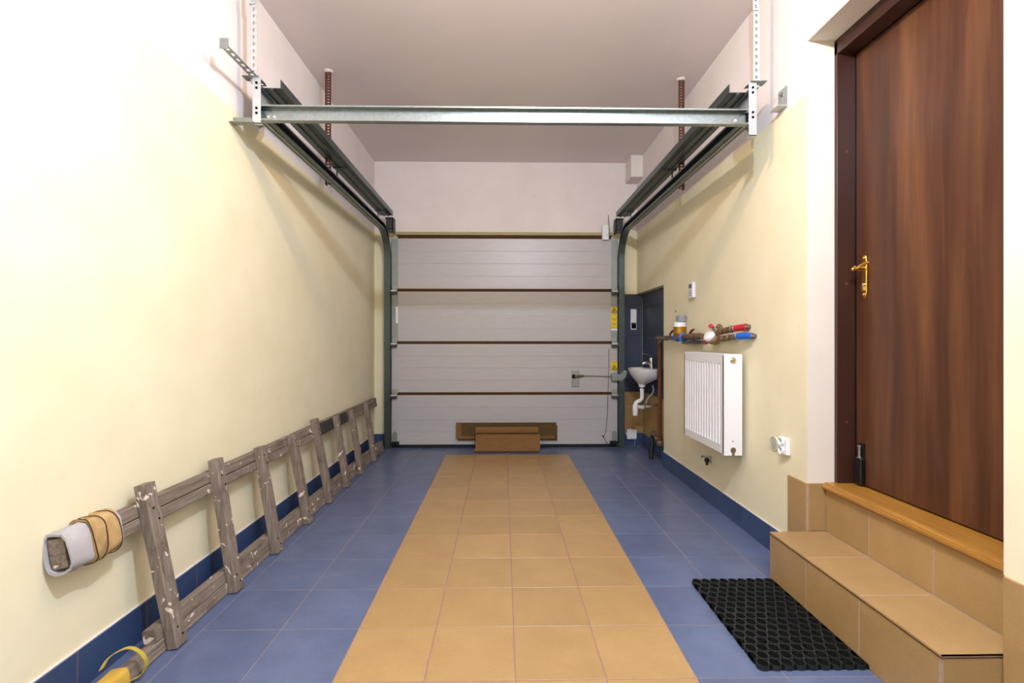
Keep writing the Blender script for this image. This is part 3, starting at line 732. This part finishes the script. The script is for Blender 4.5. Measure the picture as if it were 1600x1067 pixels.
# ------------------------------------------------------------------ radiator on the right wall
RY0, RY1, RZ0, RZ1, RF, RB = 2.826, 3.445, .447, 1.040, 1.290, 1.400
ra = thing('radiator', ((RF + RB) / 2, (RY0 + RY1) / 2, RZ0), 'white ribbed panel radiator hung on the yellow right wall', 'radiator')
m = MB(); n = 14; pitch = (RY1 - RY0 - .05) / n; zA, zB = RZ0 + .055, RZ1 - .055
pf_ = []
for k in range(n):
    y = RY0 + .025 + pitch * k
    for f_, dx in ((0, 0), (.42, 0), (.52, .016), (.90, .016)): pf_.append((y + pitch * f_, dx))
pf_.append((RY1 - .025, 0))
ysl = [(RY0 + .006, 0)] + pf_ + [(RY1 - .006, 0)]
zs = [(RZ0 + .008, 0), (zA, 0), (zA + .014, 1), (zB - .014, 1), (zB, 0), (RZ1 - .012, 0)]
vs = [(RF + dx * w_, y, z) for z, w_ in zs for y, dx in ysl]; L_ = len(ysl)
m.add(vs, [(i * L_ + k, i * L_ + k + 1, (i + 1) * L_ + k + 1, (i + 1) * L_ + k) for i in range(len(zs) - 1) for k in range(L_ - 1)])
m.box(RF + .017, RY0 + .006, RZ0 + .008, RF + .024, RY1 - .006, RZ1 - .012)
m.build('ribbed_panel', 'enamel', ra, smooth=25)
for y, nm in ((RY0, 'side_cover'), (RY1, 'side_cover')):
    m = MB(); sgn = 1 if y == RY0 else -1; y2 = y + sgn * .0025
    hole_y = []
    cxr = RF + .058; rr = .017; zc_ = RZ0 + .030
    # plate with an open keyhole at the bottom
    arc = [(cxr + rr * math.cos(a), zc_ + rr * math.sin(a)) for a in [math.pi * (1.25 - 1.5 * i / 12) for i in range(13)]]
    poly = [(RF, RZ0), (cxr - .009, RZ0)] + [(cxr - .009, zc_ - .014)] + arc[0:] + [(cxr + .009, zc_ - .014), (cxr + .009, RZ0), (RB, RZ0), (RB, RZ1 - .006), (RB - .006, RZ1), (RF + .006, RZ1), (RF, RZ1 - .006)]
    m.prism(poly, min(y, y2), max(y, y2), 'y'); m.box(RF, min(y, y + sgn * .014), RZ0, RF + .002, max(y, y + sgn * .014), RZ1 - .006)
    m.build(nm, 'enamel', ra)
m = MB().box(RF + .001, RY0 + .003, RZ1 - .012, RF + .014, RY1 - .003, RZ1 - .001).box(RB - .014, RY0 + .003, RZ1 - .012, RB, RY1 - .003, RZ1 - .001)
for k in range(30):
    y = RY0 + .01 + (RY1 - RY0 - .02) * k / 29; m.box(RF + .014, y - .003, RZ1 - .010, RB - .014, y + .003, RZ1 - .002)
m.build('top_grille', 'enamel', ra)
MB().box(RF + .075, RY0 + .006, RZ0 + .01, RB - .004, RY1 - .006, RZ1 - .02).build('rear_panel', 'enamel', ra)
MB().tube([(cxr, RY0 + .0035, zc_), (cxr, RY1 - .0035, zc_)], .0155, 14).build('lower_header', 'oldbrass', ra)
MB().lathe((RF + .055, RY0 + .001, RZ1 - .036), (0, -1, 0), [(0, .019), (.004, .019), (.005, .016), (.005, .012), (.014, .012), (.015, .008)], 20).build('vent_plug', 'chrome', ra)
MB().lathe((RF + .055, RY0 - .0135, RZ1 - .036), (0, -1, 0), [(0, .0075), (.003, .006)], 12).build('plug_screw', 'brass', ra)
MB().lathe((RF + .055, RY0 + .001, RZ0 + .083), (0, -1, 0), [(0, .005), (.002, .005), (.003, .003)], 10).build('cover_screw', 'gplastic', ra)
MB().lathe((RF + .035, RY1 - .001, RZ1 - .030), (0, 1, 0), [(0, .012), (.02, .012), (.022, .008)], 12).build('far_plug', 'oldbrass', ra)
for y in (RY0 + .12, RY1 - .12):
    MB().box(RB - .006, y - .02, RZ0 + .03, XR - .0003, y + .02, RZ1 - .03).build('wall_mount', 'enamel', ra)
# small valve under the radiator
vp = onX(1105, 717, XR - .03)
va = thing('drain_valve', (XR, vp.y, vp.z - .04), 'small black and chrome valve sticking out of the wall below the radiator', 'valve')
MB().tube([(XR - .0003, vp.y, vp.z + .012), (XR - .03, vp.y, vp.z + .012), (XR - .034, vp.y + .03, vp.z + .012), (XR - .034, vp.y + .07, vp.z + .006), (XR - .034, vp.y + .075, vp.z - .008)], [.010, .009, .009, .009, .007], 12).build('chrome_body', 'chrome', va)
MB().lathe((XR - .032, vp.y, vp.z + .006), (0, 0, -1), [(0, .010), (.010, .017), (.024, .017), (.026, .009), (.046, .009), (.048, .006)], 14).build('black_knob', 'blackplastic', va)

# ------------------------------------------------------------------ electrics on the walls
sk = thing('double_socket', (XR, 2.43, .545), 'white double power socket on the right wall between radiator and steps', 'socket')
MB().cbox(XR - .022, 2.392, .545, XR - .0003, 2.472, .632, .006).build('plate', 'wplastic', sk)
for zc_ in (.611, .567):
    a = MB(); nn_ = 20; c0 = Vector((XR - .022, 2.435, zc_))
    prof = [(0, .021), (.009, .020), (.010, .019), (.009, .0175), (.002, .0165), (.0018, .001)]
    a.lathe(c0, (-1, 0, -.0), prof, nn_)
    cup = a.build('socket_cup', 'wplastic', sk)
    for dz in (-.0095, .0095):
        MB().lathe(c0 + Vector((-.0020, dz, 0)), (-1, 0, 0), [(0, .003), (.0006, .003)], 8).build('pin_hole', 'dark', cup)
    MB().lathe(c0 + Vector((-.0018, 0, .007)), (-1, 0, 0), [(0, .0028), (.006, .0028), (.007, .001)], 8).build('earth_pin', 'chrome', cup)
bp = thing('blanking_plate', (XR, 2.541, .54), 'round grey blank cover plate on the wall next to the double socket', 'cover plate')
MB().lathe((XR - .0003, 2.541, .579), (-1, 0, 0), [(0, .040), (.004, .040), (.006, .037), (.006, .033), (.003, .032)], 28).build('rim', simple('cream_plastic', lin(214, 212, 190), .5, 0, .4, .03, 20), bp)
MB().lathe((XR - .003, 2.541, .579), (-1, 0, 0), [(0, .032), (.002, .0315), (.0025, .030)], 28).build('disc', simple('grey_green_disc', lin(178, 182, 168), .5, 0, .4, .04, 20), bp)
tt = thing('thermostat', (XR, 3.63, 1.44), 'small white wall thermostat with a grey display above the pipes', 'thermostat')
MB().cbox(XR - .024, 3.590, 1.440, XR - .0003, 3.675, 1.556, .005).build('case', 'wplastic', tt)
MB().box(XR - .0256, 3.606, 1.512, XR - .0238, 3.66, 1.545).build('display', 'lcd', tt)
for i in range(3):
    for j in range(3): MB().cbox(XR - .0262, 3.608 + .020 * j, 1.455 + .016 * i, XR - .0238, 3.621 + .020 * j, 1.465 + .016 * i, .001).build('button', 'gplastic', tt)
MB().lathe((XR - .0005, 4.006, 1.364), (-1, 0, 0), [(0, .009), (.002, .006)], 9).build('plug_hole', 'dark', wallr)
sw = thing('switch_panel', (1.391, YE - .008, 1.236), 'white upright frame of two switches and a black socket on the blue tiles', 'switch')
MB().cbox(1.360, YE - .018, 1.236, 1.424, YE - .0085, 1.455, .003).build('frame', 'wplastic', sw)
for k, z in enumerate((1.247, 1.317, 1.386)):
    if k: MB().cbox(1.3665, YE - .025, z, 1.4175, YE - .0175, z + .062, .004).build('rocker', 'wplastic', sw)
    else:
        s_ = MB().cbox(1.3665, YE - .022, z, 1.4175, YE - .0175, z + .062, .003).build('socket_face', 'blackplastic', sw)
        MB().prism([(1.374, z + .004), (1.410, z + .004), (1.413, z + .030), (1.404, z + .046), (1.380, z + .046), (1.371, z + .030)], YE - .026, YE - .0218, 'y').build('socket_well', 'dark', s_)
jb = thing('junction_box', (1.365, YE - .01, .072), 'white square junction box low on the tiles beside the door track', 'junction box')
MB().cbox(1.312, YE - .050, .074, 1.416, YE - .0105, .177, .006).build('box', 'wplastic', jb)
MB().lathe((1.356, YE - .03, .177), (0, 0, 1), [(0, .010), (.012, .010), (.013, .006)], 10).build('gland', 'wplastic', jb)
MB().lathe((1.312, YE - .03, .13), (-1, 0, 0), [(0, .010), (.010, .010), (.011, .006)], 10).build('gland', 'wplastic', jb)
MB().tube([(1.402, YE - .025, .074), (1.403, YE - .02, .04), (1.398, YE - .022, .003)], .004, 8).build('cable', 'gplastic', jb)

# ------------------------------------------------------------------ washbasin with tap and trap in the niche
WY, WZ, WX0, WXB = 4.725, .848, 1.232, NX - .0085
sk2 = thing('washbasin', (1.37, WY, .69), 'small white porcelain washbasin mounted on the blue niche tiles', 'washbasin')
def outline(s_, back, dz, hw_, front, n=36):
    pts = []
    for i in range(n):
        a = 2 * math.pi * i / n; ca, sa = math.cos(a), math.sin(a)
        x = (front + back) / 2 - (back - front) / 2 * math.copysign(abs(ca) ** (.95 if ca > 0 else .45), ca)
        pts.append(Vector((x, WY + hw_ * math.copysign(abs(sa) ** .8, sa), dz)))
    return pts
rings = [outline(1, b_, z, h_, f_) for z, h_, f_, b_ in ((.692, .030, 1.330, 1.385), (.70, .050, 1.318, 1.40), (.716, .085, 1.302, 1.425), (.738, .125, 1.286, 1.465), (.755, .155, 1.272, WXB), (.785, .182, 1.254, WXB), (.818, .198, 1.240, WXB), (.838, .205, 1.232, WXB), (.848, .205, 1.231, WXB), (.850, .200, 1.236, WXB))]
rings += [outline(1, b_, z, h_, f_) for b_, z, h_, f_ in ((1.41, .849, .180, 1.252), (1.405, .840, .172, 1.258), (1.395, .80, .15, 1.28), (1.38, .755, .10, 1.31), (1.365, .735, .03, 1.34))]
MB().loft(rings).build('bowl', 'porcelain', sk2, smooth=50)
rings = [[Vector((1.355 + r_ * math.cos(a), WY + r_ * math.sin(a), z)) for a in [2 * math.pi * i / 20 for i in range(20)]] for z, r_ in ((.664, .020), (.668, .030), (.690, .036), (.715, .044))]
MB().loft(rings).build('drain_boss', 'porcelain', sk2, smooth=50)
tp = thing('tap', (1.445, WY, .849), 'chrome single-lever tap standing on the washbasin', 'tap')
MB().lathe((1.452, WY, .849), (-.06, 0, 1), [(0, .026), (.004, .026), (.006, .022), (.06, .020), (.095, .021), (.102, .018), (.106, .010)], 20).build('body', 'chrome', tp)
MB().tube([(1.446, WY, .895), (1.41, WY, .905), (1.375, WY, .903), (1.364, WY, .890)], [.016, .014, .013, .011], 14).build('spout', 'chrome', tp)
m = MB(); pts = [(1.448, WY, .952), (1.432, WY, .970), (1.405, WY, .984), (1.372, WY, .990), (1.350, WY, .990)]
for a, b, w0 in zip(pts, pts[1:], (.016, .015, .013, .011)): m.obar(a, b, (0, w0, 0), (.001, 0, .004))
m.build('lever', 'chrome', tp, bevel=.002)
tp2 = thing('bottle_trap', (1.34, WY, .41), 'white plastic drain trap hanging below the washbasin', 'drain trap')
MB().tube([(1.355, WY, .6635), (1.355, WY, .64)], .014, 14).build('tailpiece', 'chrome', tp2)
MB().lathe((1.355, WY, .652), (0, 0, -1), [(0, .020), (.016, .021), (.017, .0185), (.075, .0175)], 18).build('inlet', 'wplastic', tp2)
MB().tube([(1.355, WY, .60), (1.355, WY, .565), (1.350, WY, .548), (1.335, WY, .536), (1.315, WY, .528), (1.298, WY, .515), (1.290, WY, .495), (1.290, WY, .47)], [.0185, .0185, .0185, .019, .019, .0195, .020, .020], 16).build('bend', 'wplastic', tp2)
MB().lathe((1.290, WY, .495), (0, 0, -1), [(0, .026), (.012, .027), (.013, .025), (.046, .0255), (.048, .028), (.054, .028), (.055, .0255), (.098, .0245), (.106, .020)], 22).build('trap_cup', 'wplastic', tp2)
MB().tube([(1.305, WY + .004, .478), (1.335, WY + .01, .470), (1.365, WY + .02, .464), (1.385, WY + .05, .462), (1.392, WY + .10, .46), (NX - .0085, WY + .16, .46)], [.016, .018, .021, .021, .019, .018], 16).build('outlet', 'wplastic', tp2)
av = thing('angle_valve', (NX, WY - .06, .50), 'tarnished shut-off valve with a thin braided hose under the washbasin', 'valve')
MB().tube([(NX - .0085, WY - .06, .502), (1.45, WY - .06, .502), (1.42, WY - .06, .502), (1.39, WY - .06, .503), (1.365, WY - .06, .503)], [.012, .009, .012, .008, .010], 12).build('valve_body', 'oldbrass', av)
MB().lathe((1.43, WY - .06, .502), (0, -1, 0), [(0, .008), (.025, .008), (.027, .014), (.037, .014), (.039, .008)], 12).build('valve_knob', 'oldbrass', av)
MB().tube([(1.378, WY - .06, .512), (1.380, WY - .06, .545), (1.41, WY - .05, .580), (1.448, WY - .03, .605), (1.462, WY - .02, .64), (1.458, WY, .688)], .0075, 10).build('braided_hose', 'gplastic', av)

# ------------------------------------------------------------------ pipework
PX = XR - .048
def bumpy(p0, p1, rs, n=12):
    p0, p1 = Vector(p0), Vector(p1); k = len(rs)
    pts, rr = [], []
    for i, r in enumerate(rs):
        for e in (.08, .92): pts.append(p0 + (p1 - p0) * ((i + e) / k)); rr.append(r)
    return pts, rr
pw = thing('water_pipework', (PX, 3.6, 1.05), 'brown water pipe with valves, unions and two meters on the right wall', 'pipework')
cp = Vector((1.424, 4.40, 0))
P0 = Vector((PX, 4.36, 1.140))
MB().tube([(cp.x, cp.y, .20), (cp.x, cp.y, 1.11), (cp.x - .006, cp.y - .004, 1.130), (cp.x - .02, cp.y - .02, 1.140), (P0.x + .015, P0.y + .015, 1.140), P0], .018, 12).build('riser_pipe', 'copper', pw)
MB().lathe((cp.x, cp.y, 1.095), (0, 0, 1), [(0, .022), (.03, .022), (.035, .019)], 12).build('elbow_collar', 'oldbrass', pw)
ga = onX(1049, 527, PX); gb = onX(1098, 521, PX); gc = onX(1124, 519, PX)
P1 = Vector((PX, ga.y, 1.142)); P2 = Vector((PX, gb.y, 1.150))
pts, rr = bumpy(P0, P1, [.014, .019, .014, .021, .017]); MB().tube(pts, rr, 10).build('union', 'oldbrass', pw)
# first meter
mc = onX(1062, 522, PX)
mb_ = MB().lathe((PX, mc.y, 1.125), (0, 0, 1), [(0, .026), (.010, .034), (.045, .042), (.050, .047), (.060, .047), (.062, .045), (.092, .046), (.094, .048), (.102, .048)], 24)
mo = mb_.build('meter_body', 'meterbrass', pw)
MB().lathe((PX, mc.y, 1.227), (0, 0, 1), [(0, .047), (.030, .046), (.036, .042)], 24).build('meter_cap', 'wplastic', mo)
MB().cbox(PX - .026, mc.y - .052, 1.262, PX + .028, mc.y + .022, 1.316, .008).build('radio_module', 'gplastic', mo)
for dy in (.062, -.062):
    MB().lathe((PX, mc.y + dy, 1.145), (0, 1, 0), [(-.018, .026), (-.015, .034), (.015, .034), (.018, .026)], 8).build('blue_collar', 'blue', mo)
for (a, b) in ((1049, 515), (1080, 514)):
    q = onX(a, b, PX)
    MB().tube([(PX, q.y + .03, 1.150), (PX - .004, q.y + .02, 1.172), (PX - .004, q.y - .02, 1.190), (PX - .004, q.y - .055, 1.200)], [.008, .007, .010, .008], 8).build('tap_handle', simple('dark_red_handle', lin(110, 26, 22), .5, 0, .4, .1, 40), pw)
pts, rr = bumpy((PX, mc.y - .075, 1.146), P2, [.020, .024, .020, .025, .027, .021, .024, .019]); MB().tube(pts, rr, 10).build('union', 'oldbrass', pw)
pts, rr = bumpy((PX, mc.y - .07, 1.105), (PX + .01, gb.y + .02, 1.108), [.013, .013, .014, .013]); MB().tube(pts, rr, 10).build('lower_pipe', 'track', pw)
# second meter, dial turned out into the room
m2 = onX(1110, 524, PX - .02); ax = Vector((-.80, -.12, .58)).normalized(); c2 = Vector((PX - .005, m2.y, m2.z - .012))
mo2 = MB().lathe(c2 - ax * .050, ax, [(0, .022), (.008, .034), (.030, .042), (.034, .046), (.048, .047), (.050, .045)], 24).build('meter_body', 'meterbrass', pw)
MB().lathe(c2, ax, [(0, .046), (.006, .047), (.030, .046), (.036, .043), (.042, .030)], 24).build('meter_cap', 'wplastic', mo2)
MB().lathe(c2 + ax * .001, ax, [(0, .0478), (.016, .0482), (.017, .0475)], 24).build('label_band', 'label', mo2)
for a, b, dz in ((1112, 510, 0), (1103, 535, 0)):
    q = onX(a, b, PX - .03)
    MB().lathe(q, (-.7, -.5, .2), [(-.02, .008), (0, .009), (.003, .015), (.012, .016), (.015, .010)], 8).build('valve_cap', 'red', pw)
    MB().tube([q + Vector((.012, .008, 0)), (PX, q.y, 1.150)], .010, 8).build('valve_stem', 'oldbrass', pw)
q = onX(1124, 511, PX - .01)
MB().lathe(q, (-.6, -.6, .3), [(-.012, .010), (-.01, .018), (.010, .019), (.014, .012), (.02, .010)], 12).build('hose_nipple', 'oldbrass', pw)
MB().tube([q + Vector((.006, .006, -.003)), (PX, q.y + .03, 1.165)], .012, 8).build('nipple_neck', 'oldbrass', pw)
# red and blue branches back to the wall
for (s0, s1, e0, e1, mat) in (((1122, 519), (1149, 513), (1149, 513), (1166, 510.5), 'red'), ((1123, 530), (1153, 525.5), (1154, 525.5), (1175, 525), 'blue')):
    a = onX(*s0, PX); b = onX(*s1, PX); c = onX(*e1, XR - .020)
    rs = [.016, .021, .015, .020, .016, .021, .014] if mat == 'red' else [.015, .019, .012, .019, .012, .018, .013]
    pts, rr = bumpy(a, b, rs); MB().tube(pts, rr, 12).build('branch_pipe', 'oldbrass', pw)
    MB().tube([b + (b - c) * .0, c], [.0195, .0195], 16).build('coloured_sleeve', mat, pw)
    d_ = (c - b).normalized()
    MB().lathe(b - d_ * .008, d_, [(0, .016), (.008, .018)], 14).build('sleeve_ring', 'wplastic', pw)
    MB().tube([c - d_ * .006, c + Vector((.006, -.002, 0)), (XR - .0003, c.y - .003, c.z - .001)], [.015, .014, .014], 10).build('wall_elbow', 'oldbrass', pw)
# tap at the foot of the riser and the black hose
gv = pw
hA = Vector((1.425, 4.62, .245)); hB = Vector((cp.x, cp.y, .19))
pts, rr = bumpy(hB, hA, [.020, .016, .022, .017, .014, .021, .018]); MB().tube(pts, rr, 10).build('foot_tap', 'oldbrass', gv)
MB().lathe(hB + Vector((-.005, -.01, -.004)), (-.4, -.9, 0), [(-.01, .014), (.0, .024), (.018, .024), (.022, .014), (.04, .008)], 12).build('tap_bonnet', 'oldbrass', gv)
MB().tube([hB + Vector((-.02, -.045, 0)), hB + Vector((-.022, -.05, .012)), hB + Vector((-.024, -.09, .004))], [.005, .006, .004], 8).build('tap_handle', 'galv', gv)
MB().lathe(hA, (-.3, .1, .2), [(-.022, .018), (-.01, .026), (.012, .026), (.02, .016)], 10).build('hose_union', 'oldbrass', gv)
MB().tube([hB, (NX - .0085, hB.y + .004, hB.z)], .012, 10).build('wall_stub', 'oldbrass', gv)
ho = MB().tube([hA + Vector((-.004, -.004, -.026)), (1.424, 4.615, .20), (1.412, 4.60, .12), (1.402, 4.585, .05), (1.400, 4.58, .002)], [.018, .020, .021, .021, .021], 16).build('drain_hose', 'hose')
tag(ho, 'black rubber hose hanging from the niche tap down to the floor', 'hose')

# ------------------------------------------------------------------ rubber ring mat
MX0, MX1, MY0, MY1, MT = .868, 1.243, 1.632, 2.238, .018
m = MB(); nx, ny = 9, 15; px_ = (MX1 - MX0) / nx; py2 = (MY1 - MY0) / ny
for j in range(ny):
    for i in range(-1 if j % 2 else 0, nx + 1 - j % 2):
        cx_ = MX0 + px_ * (i + .5 + (.5 if j % 2 else 0)); cy_ = MY0 + py2 * (j + .5)
        ro_x, ro_y, wl_ = px_ * .520, py2 * .585, .0032; k0 = 12; vs = []
        for z, sh in ((0, 0), (MT, 0), (MT, wl_), (.003, wl_)):
            for q in range(k0):
                a = 2 * math.pi * (q + .5) / k0; vs.append((min(MX1, max(MX0, cx_ + (ro_x - sh) * math.cos(a))), min(MY1, max(MY0, cy_ + (ro_y - sh) * math.sin(a))), z))
        m.add(vs, [(r_ * k0 + q, r_ * k0 + (q + 1) % k0, (r_ + 1) * k0 + (q + 1) % k0, (r_ + 1) * k0 + q) for r_ in range(3) for q in range(k0)])
m.box(MX0 + .004, MY0 + .004, .0004, MX1 - .004, MY1 - .004, .003, 1)
mat_o = m.build('rubber_mat', ['matrubber', 'dark'], None, smooth=30)
tag(mat_o, 'black rubber ring doormat on the blue tiles in front of the steps', 'doormat')

# ------------------------------------------------------------------ ceiling lamps (just above the picture)
for i, (p, colr, pw_) in enumerate(LAMPS):
    lab = ('round ceiling lamp with a cool white globe above the middle of the garage', 'round ceiling lamp with a warm white globe nearer the crossbar')[i]
    l_ = thing('ceiling_lamp', (p[0], p[1], ZC), lab, 'lamp')
    MB().lathe((p[0], p[1], ZC), (0, 0, -1), [(0, .06), (.02, .06), (.03, .045), (.055, .04)], 24).build('lamp_base', 'wplastic', l_)
    MB().lathe((p[0], p[1], p[2] + .105), (0, 0, -1), [(0, .028), (.02, .040), (.045, .048), (.07, .044), (.09, .025), (.096, .004)], 24).build('globe', emis('lit_globe', colr + (1,), 14.0), l_)
    ld_ = bpy.data.lights.new('lamp_light', 'POINT'); ld_.energy = pw_; ld_.color = colr; ld_.shadow_soft_size = .035
    lo = bpy.data.objects.new('lamp_light', ld_); C.objects.link(lo); lo.parent = l_; lo.location = (0, 0, p[2] - .04 - ZC)
